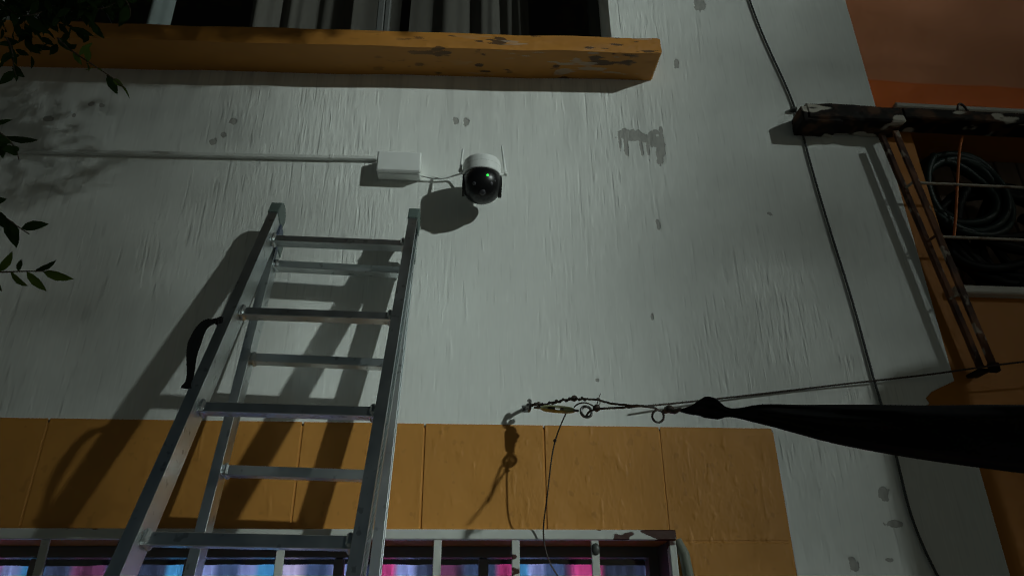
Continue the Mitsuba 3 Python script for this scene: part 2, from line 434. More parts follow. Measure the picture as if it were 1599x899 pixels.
# lower window
lw = key('window', house)
labels[lw] = {'label': 'barred lower window glowing with coloured curtain light'}
zf = LW['z1'] - 0.003
scene[lw + '__frame'] = mikit.ply(rect_frame(LW['x0'] + 0.002, LW['x1'] - 0.002, LW['z0'] + 0.002, zf, 0.125, 0.165, 0.026), 'window_alu')
xs = [LW['x0'] + 0.028, -0.98, -0.62, -0.26, 0.10, LW['x1'] - 0.028]
for i in range(1, 5):
    add('stile', cbox([xs[i] - 0.012, 0.127, LW['z0'] + 0.03], [xs[i] + 0.012, 0.16, zf - 0.028], 0.002), 'window_alu', lw)
scene[lw + '__pane'] = mikit.ply(pane(LW['x0'] + 0.028, LW['x1'] - 0.028, LW['z0'] + 0.028, zf - 0.026, 0.146), 'pane_glass')
sof = cbox([LW['x0'] + 0.001, 0.0085, LW['z1'] - 0.0026], [LW['x1'] - 0.001, 0.122, LW['z1'] - 0.0005], 0.0005)
scene[lw + '__jamb'] = mikit.ply(cbox([LW['x1'] - 0.004, 0.0085, LW['z0'] + 0.001], [LW['x1'] - 0.0005, 0.123, LW['z1'] - 0.004], 0.0005), 'dark_frame')
scene[lw + '__soffit'] = mikit.ply(sof, 'soffit_paint')
# grille on the lower window
gr = key('grille', house)
labels[gr] = {'label': 'pale painted flat-bar grille over the lower window, rusty at its right end'}
zt = 1.957
gx1 = 0.556
scene[gr + '__top_bar'] = mikit.ply(cbox([LW['x0'] - 0.05, -0.030, zt - 0.019], [gx1, -0.008, zt + 0.004], 0.002), 'grille_paint')
scene[gr + '__bottom_bar'] = mikit.ply(cbox([LW['x0'] - 0.05, -0.030, 0.90], [gx1, -0.008, 0.922], 0.002), 'grille_paint')
for u in (64, 188, 312, 437, 560, 683, 806, 931):
    xb = W(u, 868, 0.03)[0]
    add('bar', cbox([xb - 0.0095, -0.027, 0.923], [xb + 0.0095, -0.021, zt - 0.020], 0.0015), 'grille_paint', gr)
add('side_bar', cbox([gx1 - 0.020, -0.0295, 0.923], [gx1 - 0.002, -0.0085, zt - 0.020], 0.002), 'grille_paint', gr)
pl = trimesh.creation.cylinder(0.021, 1.0, sections=20)
hp = tube(spline([[gx1 + 0.020, -0.014, 0.92], [gx1 + 0.021, -0.014, 1.4], [gx1 + 0.020, -0.014, 1.90], [gx1 + 0.014, -0.011, 1.928], [gx1 + 0.006, -0.006, 1.938]], 30), 0.013, 10)
add('side_pipe', hp, 'dull_pipe', gr, smooth=40)
for (u, v_) in ((931, 857), (190, 850)):
    q = W(u, v_, 0.03)
    b = trimesh.creation.icosphere(2, 0.010)
    b.vertices *= [1, 0.6, 1.4]
    b.apply_translation([q[0], -0.028, q[2]])
    add('hinge_lug', b, 'dark_frame', gr, smooth=True)

# rooms behind the two windows
def room(x0, x1, y0, y1, z0, z1, m, name):
    w = cat([extrude_xz(sbox(x0, z0, x1, z1), y1, y1 + 0.05), cbox([x0 - 0.05, y0, z0], [x0, y1, z1], 0.001), cbox([x1, y0, z0], [x1 + 0.05, y1, z1], 0.001),
             cbox([x0, y0, z1], [x1, y1, z1 + 0.05], 0.001), cbox([x0, y0, z0 - 0.05], [x1, y1, z0], 0.001)])
    add(name, w, m, house)
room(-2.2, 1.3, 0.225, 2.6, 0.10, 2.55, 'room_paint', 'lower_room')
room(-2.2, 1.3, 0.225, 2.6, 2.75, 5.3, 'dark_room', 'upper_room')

# curtains
def pleats(x0, x1, z0, z1, y, amp, pitch, seed, nx=160):
    r = np.random.default_rng(seed)
    x = np.linspace(x0, x1, nx)
    ph = 2 * np.pi * (x - x0) / pitch + 1.5 * np.sin((x - x0) * 9 + seed) + r.uniform(0, 6)
    zs = np.linspace(z0, z1, 10)
    V = []
    for k, z in enumerate(zs):
        yy = y + amp * np.sin(ph + 0.25 * np.sin(3 * z)) * (1.0 - 0.15 * k / 9) + 0.35 * amp * np.sin(2.3 * ph + 1)
        V.append(np.stack([x + 0.008 * np.sin(2 * z + x * 5), yy, np.full(nx, z)], 1))
    V = np.vstack(V)
    i, j = np.meshgrid(np.arange(9), np.arange(nx - 1), indexing='ij')
    q = np.stack([i * nx + j, i * nx + j + 1, (i + 1) * nx + j + 1, (i + 1) * nx + j], -1).reshape(-1, 4)
    return trimesh.Trimesh(V, np.vstack([q[:, [0, 1, 2]], q[:, [0, 2, 3]]]), process=False)
solo('curtain', pleats(-0.20, 0.275, 3.35, 4.9, 0.30, 0.024, 0.165, 3), 'grey_curtain', 'grey pleated curtain right of the dark mullion in the upper window', 'curtain', smooth=True, group='grey curtains in the upper window')
solo('curtain', pleats(-0.80, -0.235, 3.35, 4.9, 0.33, 0.024, 0.19, 5), 'grey_curtain', 'dim grey curtain left of the mullion in the upper window', 'curtain', smooth=True, group='grey curtains in the upper window')
solo('curtain', pleats(-1.13, -1.05, 3.35, 4.9, 0.22, 0.012, 0.10, 8, 60), 'pale_curtain', 'pale narrow curtain edge at the left of the upper window beside the leaves', 'curtain', smooth=True, group='grey curtains in the upper window')
solo('striped_curtain', pleats(-1.75, 0.60, 0.85, 2.05, 0.27, 0.012, 0.085, 11, 420), 'stripe_curtain', 'pink, blue and lilac striped curtain lit from behind in the barred lower window', 'curtain', smooth=True)
def valance():
    x = np.linspace(-1.75, 0.60, 200)
    lo = 1.908 + 0.010 * (meshkit.noise(np.stack([x * 4, x * 0, x * 0], 1), 2) - 0.5)
    V = np.vstack([np.stack([x, 0.235 + 0.006 * np.sin(x * 60), z], 1) for z in (lo, lo + 0.06, lo * 0 + 2.06)])
    i, j = np.meshgrid([0, 1], np.arange(199), indexing='ij')
    q = np.stack([i * 200 + j, i * 200 + j + 1, (i + 1) * 200 + j + 1, (i + 1) * 200 + j], -1).reshape(-1, 4)
    return trimesh.Trimesh(V, np.vstack([q[:, [0, 1, 2]], q[:, [0, 2, 3]]]), process=False)
solo('valance', valance(), 'dark_cloth_trim', 'dark uneven valance hanging along the top of the barred lower window', 'valance', smooth=True)
lamp = thing('ceiling_lamp', 'white tube lamp on the ceiling of the room behind the striped curtain', 'lamp')
scene[lamp + '__housing'] = mikit.ply(cbox([-1.5, 1.16, 2.50], [0.5, 1.26, 2.548], 0.004), 'white_plastic')
scene['tube_glass'] = {'type': 'diffuse', 'reflectance': {'type': 'rgb', 'value': [0.7, 0.7, 0.7]}}
scene[lamp + '__tube'] = mikit.ply(tube([[-1.45, 1.21, 2.475], [0.45, 1.21, 2.475]], 0.02, 10), 'tube_glass', smooth=40, emitter={'type': 'area', 'radiance': {'type': 'rgb', 'value': [27, 31, 38]}})

# ------------------------------------------------------------------ neighbour's house
nh = thing('orange_house', 'neighbouring house wall painted salmon and orange at the right edge', 'house')
NO = dict(x0=1.50, x1=2.75, z0=2.655, z1=3.262)
add('wall', extrude_xz(sbox(SPLIT + 0.0015, 0, 6, 6.2).difference(sbox(NO['x0'], NO['z0'], NO['x1'], NO['z1'])), 0.002, 0.26), 'orange_paint', nh)
add('back_wall', cbox([1.42, 0.262, 2.5], [2.9, 0.29, 3.4], 0.001), 'dark_room', nh)
add('window_sill', cbox([NO['x0'] - 0.03, -0.030, 2.628], [NO['x1'] + 0.03, 0.20, 2.653], 0.004), 'ledge_paint', nh, label='pale ledge under the hose-filled window')
add('lintel_strip', cbox([1.46, -0.022, 3.318], [NO['x1'] + 0.1, 0.000, 3.338], 0.004), 'ledge_paint', nh)
x = NO['x0'] + 0.004
i = 0
while x < NO['x1'] - 0.05:
    w = 0.078
    add('plank', cbox([x, 0.17 + rng.uniform(0, 0.006), NO['z0'] + 0.002], [x + w, 0.195, NO['z1'] - 0.002], 0.003), 'plank_wood', nh)
    x += w + 0.006
jag = []
# ragged ochre overlap of the paint line low down
pts = [W(1490, 578), W(1497, 592), W(1455, 612), W(1446, 622), W(1452, 630), W(1440, 640), W(1425, 648), W(1416, 658), W(1440, 680), W(1490, 700)]
poly = [(p[0], p[2]) for p in pts] + [(SPLIT - 0.0004, W(1520, 715)[2]), (SPLIT - 0.0004, pts[0][2])]
add('paint_overlap', extrude_xz(Polygon(poly).buffer(0.004).buffer(-0.004).intersection(sbox(0, 0, SPLIT - 0.0004, 5)), -0.0022, -0.0004), 'orange_paint', nh, label='ragged ochre paint patch spilling over the white wall')

# rusty beam
beam = thing('steel_beam', 'rusty black steel beam with flaking white paint fixed across both walls', 'beam')
B0 = W(1262, 211)
bz = B0[2]
sec = lambda x0, x1, y0, y1, z0, z1, b: cbox([x0, y0, z0], [x1, y1, z1], b)
def rough(m, amp, size=0.02, seed=1, f=20):
    m = m.subdivide_to_size(size)
    v = np.array(m.vertices)
    n_ = np.stack([meshkit.fbm(v * f + 11 * k, 3, seed + k) - 0.5 for k in range(3)], 1)
    return trimesh.Trimesh(v + amp * n_, m.faces, process=False)
add('channel', rough(sec(1.105, 1.43, -0.085, -0.001, bz + 0.002, bz + 0.062, 0.006), 0.012, 0.015, 4), 'rusty_beam', beam, smooth=40)
add('end_plate', rough(sec(1.09, 1.22, -0.080, -0.0012, bz - 0.008, bz + 0.052, 0.004), 0.008, 0.012, 9), 'rusty_beam', beam, smooth=40)
add('angle', rough(sec(1.432, 2.9, -0.080, -0.002, bz + 0.026, bz + 0.066, 0.004), 0.006, 0.03, 6), 'rusty_beam', beam, smooth=40)
hk = W(1503, 172, 0.05)
add('hook', tube(spline([hk + [-0.012, 0, -0.02], hk + [-0.012, 0, 0.012], hk + [0, 0, 0.024], hk + [0.012, 0, 0.012], hk + [0.012, 0, -0.02]], 20), 0.004, 8), 'dark_wire', beam, smooth=True)

# window cage
cage = thing('window_cage', 'rusty steel window guard of upright flats with pale cross rods under the steel beam', 'window guard')
def bar_between(a, b_, w, t, wd=(1, 0, 0)):
    a, b_ = np.asarray(a, float), np.asarray(b_, float)
    ez = (b_ - a) / np.linalg.norm(b_ - a)
    ex = np.asarray(wd, float)
    ex = ex - ez * (ex @ ez)
    ex /= np.linalg.norm(ex)
    ey = np.cross(ez, ex)
    return place(cbox([-w / 2, -t / 2, 0], [w / 2, t / 2, np.linalg.norm(b_ - a)], 0.0015), a, ex, ey, ez)
p1t, p1b = W(1398, 205, 0.075), W(1552, 573, 0.075)
p2t, p2b = W(1376, 210, 0.030), W(1532, 575, 0.030)
add('post', rough(bar_between(p1b, p1t, 0.021, 0.009), 0.002, 0.02, 3), 'rusty_steel', cage, smooth=40)
add('post', rough(bar_between(p2b, p2t, 0.017, 0.015), 0.002, 0.02, 5), 'rusty_steel', cage, smooth=40)
for k, (va, vb) in enumerate(((286, 290), (370, 377), (460, 470))):
    a = W(1412 + (va - 250) * 0.42 + 6, va, 0.070)
    e = np.array([2.7, -0.070, a[2] - 0.004])
    if k < 2:
        add('rod', tube([a + [-0.015, 0, 0], e], 0.0045, 8), 'pale_bar', cage, smooth=True)
    add('stub', bar_between([a[0] - 0.018, -0.032, a[2] + 0.002], [a[0] - 0.014, -0.070, a[2] + 0.002], 0.007, 0.007), 'pale_bar' if k != 1 else 'rusty_steel', cage)
add('foot', cbox(W(1532, 585, 0.05) + [-0.012, -0.014, 0.004], W(1532, 585, 0.05) + [0.022, 0.045, 0.014], 0.003), 'rusty_beam', cage)
add('foot', cbox(p1b + [-0.012, -0.009, -0.014], p1b + [0.014, 0.011, 0.012], 0.003), 'rusty_beam', cage)
for xq in (2.15, 2.62):
    add('post', bar_between([xq, -0.075, p1b[2]], [xq, -0.075, bz + 0.03], 0.026, 0.010), 'rusty_steel', cage)

# hoses in the cage
def coil(c, r, n, wob, seed, tube_r, y0, dy):
    q = np.random.default_rng(seed)
    pts = []
    for k in range(n):
        rr, cx, cz = r * q.uniform(0.82, 1.08), c[0] + q.normal(0, wob), c[2] + q.normal(0, wob)
        e = q.uniform(0.88, 1.15)
        for a in np.linspace(0, 2 * np.pi, 26, endpoint=False):
            pts.append([cx + rr * math.sin(a), y0 + dy * math.sin(2 * a + k) + q.normal(0, 0.001) - 0.004 * k, cz + e * rr * math.cos(a)])
    pts = np.array(pts)
    ker = np.ones(7) / 7
    sm = np.stack([np.convolve(np.pad(pts[:, k], 3, mode='edge'), ker, 'valid') for k in range(3)], 1)
    return tube(spline(sm[::2], len(sm)), tube_r, 8)
c1 = W(1520, 285, 0.02)
solo('garden_hose', coil(c1, 0.165, 8, 0.022, 2, 0.0130, 0.05, 0.016), 'green_hose', 'coil of dark green hose hanging behind the guard under the steel beam', 'hose', smooth=True)
c2 = W(1600, 355, 0.0)
sag = [W(1462, 330, -0.06), W(1500, 352, -0.05), W(1550, 378, -0.05), W(1610, 392, -0.05), W(1680, 380, -0.06)]
sag2 = [W(1484, 392, -0.07), W(1500, 408, -0.06), W(1530, 418, -0.05), W(1570, 418, -0.05), W(1615, 405, -0.05), W(1680, 380, -0.05)]
sag3 = [W(1470, 345, -0.03), W(1510, 366, -0.03), W(1560, 372, -0.03), W(1610, 366, -0.03), W(1670, 340, -0.03)]
sag4 = [W(1530, 350, -0.06), W(1560, 392, -0.07), W(1585, 430, -0.08), W(1596, 452, -0.06)]
solo('rubber_hose', cat([coil(c2, 0.215, 7, 0.034, 6, 0.016, 0.10, 0.020), tube(spline(sag, 40), 0.019, 8), tube(spline(sag2, 40), 0.015, 8), tube(spline(sag3, 40), 0.015, 8), tube(spline(sag4, 30), 0.014, 8)]), 'black_hose', 'thick black hose coil drooping over the ledge at the right edge', 'hose', smooth=True)
oc = [W(1503, 215, 0.012), W(1499, 235, 0.02), W(1497, 260, 0.012), W(1494, 320, 0.0), W(1490, 372, -0.01)]
solo('cord', tube(spline(oc, 30), 0.0045, 8), 'orange_cord', 'short orange cord hanging in front of the green hose coil', 'cord', smooth=True)

# ------------------------------------------------------------------ cables on the wall
cb = [(1160, -40), (1171, 0), (1205, 85), (1240, 165), (1262, 240), (1300, 370), (1337, 490), (1365, 592), (1384, 655), (1402, 720), (1422, 800), (1455, 880), (1500, 960)]
solo('wall_cable', tube(spline([W(u, v, 0.006) for u, v in cb], 120), 0.0034, 8), 'grey_cable', 'grey cable running down the white wall to the left of the rusty beam', 'cable', smooth=True)
for (u, v) in ((1241, 172), (1254, 206)):
    q = W(u, v, 0.008)
    scene_k = solo('cable_clip', cbox(q + [-0.014, -0.010, -0.006], q + [0.006, 0.007, 0.006], 0.002), 'dark_frame', 'small dark clip holding the grey cable, %s end of the beam' % ('level with the upper' if v < 190 else 'level with the lower'), 'clip')

# ------------------------------------------------------------------ trunking and junction box
t0, t1 = W(-60, 237), W(590, 251)
ez = (t1 - t0) / np.linalg.norm(t1 - t0)
trunk = thing('cable_trunking', 'white plastic cable trunking running left from the junction box', 'trunking')
cut = W(518, 249)
for a, b_ in ((t0, cut), (cut + ez * 0.003, t1)):
    Lq = np.linalg.norm(b_ - a)
    pr = cbox([0, -0.014, -0.0065], [Lq, -0.0002, 0.0065], 0.002)
    add('length', place(pr, a, ez, [0, 1, 0], np.cross(ez, [0, 1, 0])), 'white_trunking', trunk)
add('joint_cover', place(cbox([-0.004, -0.0155, -0.0078], [0.008, -0.0003, 0.0078], 0.002), cut, ez, [0, 1, 0], np.cross(ez, [0, 1, 0])), 'white_trunking', trunk)
jb = thing('junction_box', 'white rectangular junction box on the wall between the trunking and the camera', 'box')
JP = 0.052
jl, jr_ = W(588, 282)[0] + 0.003, W(658, 282)[0]
jz0, jz1 = W(620, 283)[2], W(620, 236, JP)[2]
add('body', cbox([jl + 0.002, -JP + 0.016, jz0 + 0.001], [jr_ - 0.002, -0.0003, jz1 - 0.001], 0.003), 'white_plastic', jb, smooth=20)
add('lid', cbox([jl, -JP, jz0], [jr_, -JP + 0.0145, jz1], 0.004), 'white_plastic', jb, smooth=20)

# ------------------------------------------------------------------ security camera
sc_ = thing('security_camera', 'white and black dome security camera with two antennas and a green light on the wall', 'security camera')
C = W(753, 288, 0.092)
Rb = 0.0565
def lathe(profile, origin, n=48):
    m = trimesh.creation.revolve(np.array(profile), sections=n)
    m.apply_translation(origin)
    return m
zc = C[2]
cap = lathe([[0, 0.022], [0.0530, 0.022], [0.0545, 0.024], [0.0545, 0.062], [0.0520, 0.069], [0.046, 0.0725], [0, 0.0735]], C)
add('housing', cap, 'white_plastic', sc_, smooth=35)
seam = lathe([[0.0543, 0.046], [0.0549, 0.0465], [0.0549, 0.0475], [0.0543, 0.048]], C)
add('seam', seam, 'white_trunking', sc_)
arm = cat([cbox(C + [-0.028, 0.035, 0.028], [C[0] + 0.028, -0.012, C[2] + 0.062], 0.006), cbox([C[0] - 0.040, -0.012, C[2] + 0.008], [C[0] + 0.040, -0.0004, C[2] + 0.082], 0.004)])
add('bracket', arm, 'white_plastic', sc_, smooth=30)
ball = trimesh.creation.icosphere(4, Rb)
bv = np.array(ball.vertices)
bv[:, 2] *= 0.98
ball.vertices = bv
ball.apply_translation(C + [0, -0.002, -0.004])
add('dome', ball, 'black_gloss', sc_, smooth=True)
for s in (-1, 1):
    ck = trimesh.creation.cylinder(0.030, 0.008, sections=32)
    ck.apply_transform(trimesh.transformations.rotation_matrix(math.pi / 2, [0, 1, 0]))
    ck.apply_translation(C + [s * 0.0515, 0.004, -0.006])
    add('cheek', ck, 'black_rubber', sc_, smooth=40)
    arm_ = cbox(C + [s * 0.048, -0.012, -0.006], C + [s * 0.0555, 0.018, 0.028], 0.003)
    add('yoke', arm_, 'black_rubber', sc_, smooth=30)
def on_dome(u, v, r=Rb):
    """Point of the dome seen at a spot."""
    o, d = EYE, W(u, v, 0.1) - EYE
    d = d / np.linalg.norm(d)
    cc = C + [0, -0.002, -0.004]
    b_ = d @ (o - cc)
    t = -b_ - math.sqrt(max(b_ * b_ - ((o - cc) @ (o - cc) - r * r), 0))
    q = o + t * d
    return q, (q - cc) / r
def disc_on(u, v, r, h, name, m, **kw):
    q, n_ = on_dome(u, v)
    s = trimesh.creation.icosphere(2, r)
    s.vertices *= [1, 1, h / r]
    ex = np.cross([0, 0, 1.0], n_); ex /= np.linalg.norm(ex)
    s = place(s, q, ex, np.cross(n_, ex), n_)
    k = add(name, s, m, sc_, smooth=True, **kw)
    return k
scene['led_shell'] = {'type': 'diffuse', 'reflectance': {'type': 'rgb', 'value': [0.05, 0.3, 0.05]}}
disc_on(762, 274, 0.0034, 0.0022, 'status_light', 'led_shell', label='small glowing green status light', emitter={'type': 'area', 'radiance': {'type': 'rgb', 'value': [0.02, 0.95, 0.06]}})
for (u, v, r) in ((741, 287, 0.0050), (768, 287, 0.0050), (754, 301, 0.0085), (773, 283, 0.0030)):
    disc_on(u, v, r, 0.0025, 'lens', 'lens_glass')
for (ub, vb, ut, vt, pb) in ((719.5, 267, 723.5, 233, 0.088), (790, 272, 784, 228, 0.088)):
    a = W(ub, vb, pb)
    b_ = W(ut, vt, pb - 0.004)
    pts = [a, a + 0.5 * (b_ - a), b_]
    add('antenna', tube([a, a + 0.97 * (b_ - a), b_], [0.0042, 0.0030, 0.0018], 10), 'white_plastic', sc_, smooth=True)
    kn = trimesh.creation.icosphere(2, 0.0065)
    kn.apply_translation(a)
    add('antenna_joint', kn, 'white_trunking', sc_, smooth=True)
    add('antenna_socket', tube([a, [C[0] + math.copysign(0.045, a[0] - C[0]), C[1] + 0.005, C[2] + 0.034]], 0.004, 8), 'white_plastic', sc_, smooth=True)
pc = [W(654, 274, 0.02), W(668, 277, 0.014), W(690, 279, 0.012), W(708, 275, 0.018), W(724, 271, 0.035), W(738, 270, 0.05)]
solo('camera_cable', tube(spline(pc, 30), 0.0032, 8), 'white_plastic', 'short white cable between the junction box and the security camera', 'cable', smooth=True)

# ------------------------------------------------------------------ ladder: an A-frame of two sections
d1 = np.array([0.03136486, 0.43130461, 0.90166101])
TL, TR = W(432, 321, 0.11), W(648, 323, 0.11)
M0 = (TL + TR) / 2
exl = (TR - TL) / np.linalg.norm(TR - TL)
HALF = np.linalg.norm(TR - TL) / 2
ladder = thing('stepladder', 'tall aluminium stepladder standing opened close to the white wall below the camera', 'ladder')
def rail(o, d, length, side, fw, depth, wall_t=0.0026, round_top=True):
    """Channel rail open to the outside; o is the middle of its front flange at the top, d points up along it."""
    ex = exl - d * (exl @ d); ex /= np.linalg.norm(ex)
    ey = np.cross(d, ex)                                     # towards the wall
    if ey[1] < 0: ey = -ey
    s = side
    # cross-section in (x outward, y to the wall)
    a, t = fw / 2, wall_t
    sec_ = Polygon([(-a, 0), (a, 0), (a, 0.008), (a - t, 0.008), (a - t, t), (-a + t, t), (-a + t, depth - t), (a - t, depth - t), (a - t, depth - 0.008), (a, depth - 0.008), (a, depth), (-a, depth)])
    sec_ = sec_.buffer(-0.0007).buffer(0.0007)
    m = trimesh.creation.extrude_polygon(sec_, length, engine='earcut')
    return place(m, o - d * length, ex * s, ey, d)
def section(o, d, half, length, ts, fw, depth, rung_h, rung_d, tag):
    ex = exl - d * (exl @ d); ex /= np.linalg.norm(ex)
    ey = np.cross(d, ex)
    if ey[1] < 0: ey = -ey
    for s in (-1, 1):
        k = add('rail', rail(o + ex * s * half, d, length, s, fw, depth), 'aluminium', ladder)
        # rounded plastic-free end cap
        cp = cat([trimesh.creation.cylinder(depth / 2 + 0.003, fw + 0.004, sections=36), cbox([-depth / 2 - 0.003, -0.035, -fw / 2 - 0.002], [depth / 2 + 0.003, 0.0, fw / 2 + 0.002], 0.002)])
        cp = place(cp, o + ex * s * half + ey * depth / 2 - d * (0.012 if depth > 0.05 else 0.002), ey, d, ex)
        add('end_cap', cp, 'cap_plastic', ladder, smooth=35)
        ft = place(cbox([-fw / 2 - 0.004, -0.004, -0.05], [fw / 2 + 0.004, depth + 0.004, 0.0], 0.006), o + ex * s * half - d * length, ex, ey, d)
        add('foot', ft, 'black_rubber', ladder)
        for t in ts:
            for q in (0.25, 0.62):
                r_ = trimesh.creation.icosphere(1, 0.0055)
                r_ = place(r_, o + ex * s * (half - fw / 2 + 0.003) - d * t + ey * depth * q, ex, ey, d)
                if t < 1.3:
                    add('rivet', r_, 'rivet_metal', ladder, smooth=True)
    inner = half - fw / 2 + 0.0005
    for t in ts:
        # level tread with a slanting front, ribbed on top
        yl = np.array([0, 1.0, 0]); yl = yl - ex * (yl @ ex); yl /= np.linalg.norm(yl)
        zl = np.cross(ex, yl)
        sl = d[1] / d[2] * rung_h
        top = []
        for q in range(7):
            a_ = sl - rung_d / 2 + 0.003 + (rung_d - sl - 0.004) * q / 6
            top += [(a_, rung_h / 2), (a_ + 0.0012, rung_h / 2 + 0.0014), (a_ + 0.0024, rung_h / 2)]
        sec_ = Polygon([(-rung_d / 2, -rung_h / 2)] + [(sl - rung_d / 2, rung_h / 2)] + top[1:-1] + [(rung_d / 2, rung_h / 2), (rung_d / 2, -rung_h / 2)]).buffer(-0.0012).buffer(0.0012)
        rg = trimesh.creation.extrude_polygon(sec_, 2 * inner, engine='earcut')
        rg = place(rg, o - d * t + ey * (depth / 2) - ex * inner, yl, zl, ex)
        k = add('rung', rg, 'aluminium', ladder, smooth=40)
        for s in (-1, 1):
            gs = place(cbox([-0.006, -0.017, -0.014], [0.006, 0.017, 0.013], 0.004), o - d * t + ey * (depth / 2) + ex * s * (inner - 0.007), ex, ey, d)
            add('bracket', gs, 'aluminium', ladder, smooth=30)
len1 = (M0[2] - 0.05) / d1[2]
RT = [0.133 + 0.292 * k for k in range(9)]
section(M0, d1, HALF, len1, RT, 0.024, 0.058, 0.022, 0.034, 'front')
e2 = math.radians(80.0)
d2 = np.array([0.030, math.cos(e2), math.sin(e2)]); d2 /= np.linalg.norm(d2)
ey1 = np.cross(d1, exl); ey1 = ey1 if ey1[1] > 0 else -ey1
H0 = M0 - d1 * 0.075 + ey1 * 0.060
len2 = (H0[2] - 0.05) / d2[2]
section(H0, d2, HALF - 0.004, len2, [0.082 + 0.284 * k for k in range(9)], 0.022, 0.046, 0.022, 0.030, 'rear')
for s in (-1, 1):
    hp_ = cat([place(cbox([-0.003, -0.010, -0.020], [0.003, 0.020, 0.060], 0.003), M0 - d1 * 0.09 + ey1 * 0.050 + exl * s * (HALF - 0.014), exl, ey1, d1),
               place(trimesh.creation.cylinder(0.017, 0.012, sections=24), M0 - d1 * 0.075 + ey1 * 0.058 + exl * s * (HALF - 0.012), ey1, d1, exl),
               place(cbox([-0.003, -0.004, -0.060], [0.003, 0.014, 0.0], 0.003), M0 - d1 * 0.085 + ey1 * 0.066 + exl * s * (HALF - 0.012), exl, ey1, d2)])
    add('hinge', hp_, 'hinge_steel', ladder, label='dark blue steel hinge at the ladder top', smooth=30)
# strap on the left rail
def on_rail(u, v):
    """Point on the plane of the front section seen at a spot."""
    n_ = np.cross(d1, exl)
    dd = W(u, v, 0.1) - EYE
    return EYE + dd * (((M0 - EYE) @ n_) / (dd @ n_))
sp = [on_rail(348, 503), on_rail(330, 507) + [-0.004, -0.01, 0.0], on_rail(316, 528) + [-0.006, -0.012, 0], on_rail(305, 560) + [-0.004, -0.01, 0], on_rail(297, 590), on_rail(291, 606)]
stq = spline(sp, 40)
wid = np.interp(np.linspace(0, 1, 40), [0, .2, .45, .75, .92, 1], [0.022, 0.020, 0.026, 0.016, 0.012, 0.020])
solo('webbing_strap', ribbon(stq, [1, 0.3, 0.2], wid, 0.004), 'black_webbing', 'black webbing strap hanging from the left rail of the stepladder', 'strap', smooth=30)

# ------------------------------------------------------------------ canopy tie: hook, turnbuckle, wires, cloth
hook = thing('wall_hook', 'bent steel hook screwed into the wall where the turnbuckle is tied', 'hook')
hb = W(818, 640)
h1 = W(826, 632, 0.045)
add('shank', tube([[h1[0] - 0.004, -0.0005, h1[2] + 0.004], [h1[0] - 0.002, -0.03, h1[2] + 0.003], h1], 0.0045, 10), 'ring_steel', hook, smooth=True)
add('plate', cbox([h1[0] - 0.012, -0.003, h1[2] - 0.006], [h1[0] + 0.004, -0.0003, h1[2] + 0.012], 0.001), 'ring_steel', hook)
add('eye', tube(spline([h1 + [0, 0, 0.010], h1 + [0.003, -0.012, 0.004], h1 + [0.002, -0.012, -0.010], h1 + [0, 0.0, -0.016], h1 + [-0.002, 0.010, -0.008]], 24), 0.0042, 8), 'ring_steel', hook, smooth=True)
tb = thing('turnbuckle', 'small greenish brass turnbuckle hanging level on the wires by the wall hook', 'turnbuckle')
a, b_ = W(846, 637, 0.075), W(897, 641, 0.140)
ax = (b_ - a) / np.linalg.norm(b_ - a)
sd = np.cross(ax, [0, 0, 1.0]); sd /= np.linalg.norm(sd)
u3 = np.cross(sd, ax)
Lb = np.linalg.norm(b_ - a)
body = trimesh.creation.revolve(np.array([[0, 0], [0.0055, 0.001], [0.0085, 0.012], [0.0092, 0.03], [0.0092, Lb - 0.03], [0.008, Lb - 0.012], [0.005, Lb - 0.001], [0, Lb]]), sections=20)
slot = trimesh.creation.box([0.03, 0.006, Lb - 0.05]); slot.apply_translation([0, 0, Lb / 2])
try:
    body = trimesh.boolean.difference([body, slot], engine='manifold')
except Exception:
    pass
add('body', place(body, a, sd, u3, ax), 'brass_green', tb, smooth=35)
add('screw', tube([a - ax * 0.022, a + ax * 0.04], 0.0032, 8), 'ring_steel', tb, smooth=True)
add('screw', tube([b_ - ax * 0.04, b_ + ax * 0.012], 0.0032, 8), 'ring_steel', tb, smooth=True)
rc = W(916, 643, 0.165)
to = trimesh.creation.torus(0.0135, 0.0034, major_sections=28, minor_sections=10)
vdir = (EYE - rc) / np.linalg.norm(EYE - rc)
exr = np.cross([0, 0, 1.0], vdir + [0.3, 0, 0]); exr /= np.linalg.norm(exr)
nr = np.cross(exr, [0, 0.1, 1.0]); nr /= np.linalg.norm(nr)
add('ring', place(to, rc, exr, np.cross(nr, exr), nr), 'ring_steel', tb, smooth=True)
def wob(pts, n, amp, seed):
    p = spline(pts, n)
    q = np.random.default_rng(seed)
    w = q.normal(0, 1, p.shape)
    for _ in range(2):
        w = (np.roll(w, 1, 0) + w + np.roll(w, -1, 0)) / 3
    w[:2] = w[-2:] = 0
    return p + amp * w
tie = thing('tie_wire', 'twisted dark wire running from the wall hook over the turnbuckle to the black cloth', 'wire')
w1 = [(827, 631, .05), (836, 632, .07), (850, 632, .08), (862, 629, .09), (880, 625, .11), (897, 623, .13), (915, 623, .16), (930, 624, .19), (945, 628, .22), (970, 632, .26), (1000, 634, .31), (1015, 635, .34), (1026, 639, .37)]
w2 = [(916, 650, .165), (926, 640, .185), (938, 638, .20), (960, 637, .24), (985, 635.5, .28), (1005, 634, .31)]
add('strand', tube(wob([W(*q) for q in w1], 110, 0.0012, 3), 0.0026, 7), 'dark_wire', tie, smooth=True)
add('strand', tube(wob([W(*q) for q in w2], 60, 0.0008, 4), 0.0026, 7), 'dark_wire', tie, smooth=True)
h0 = [W(u, v, p) for u, v, p in w1[:7]]
base = spline(h0, 150)
ang = np.linspace(0, 2 * np.pi * 9, 150)
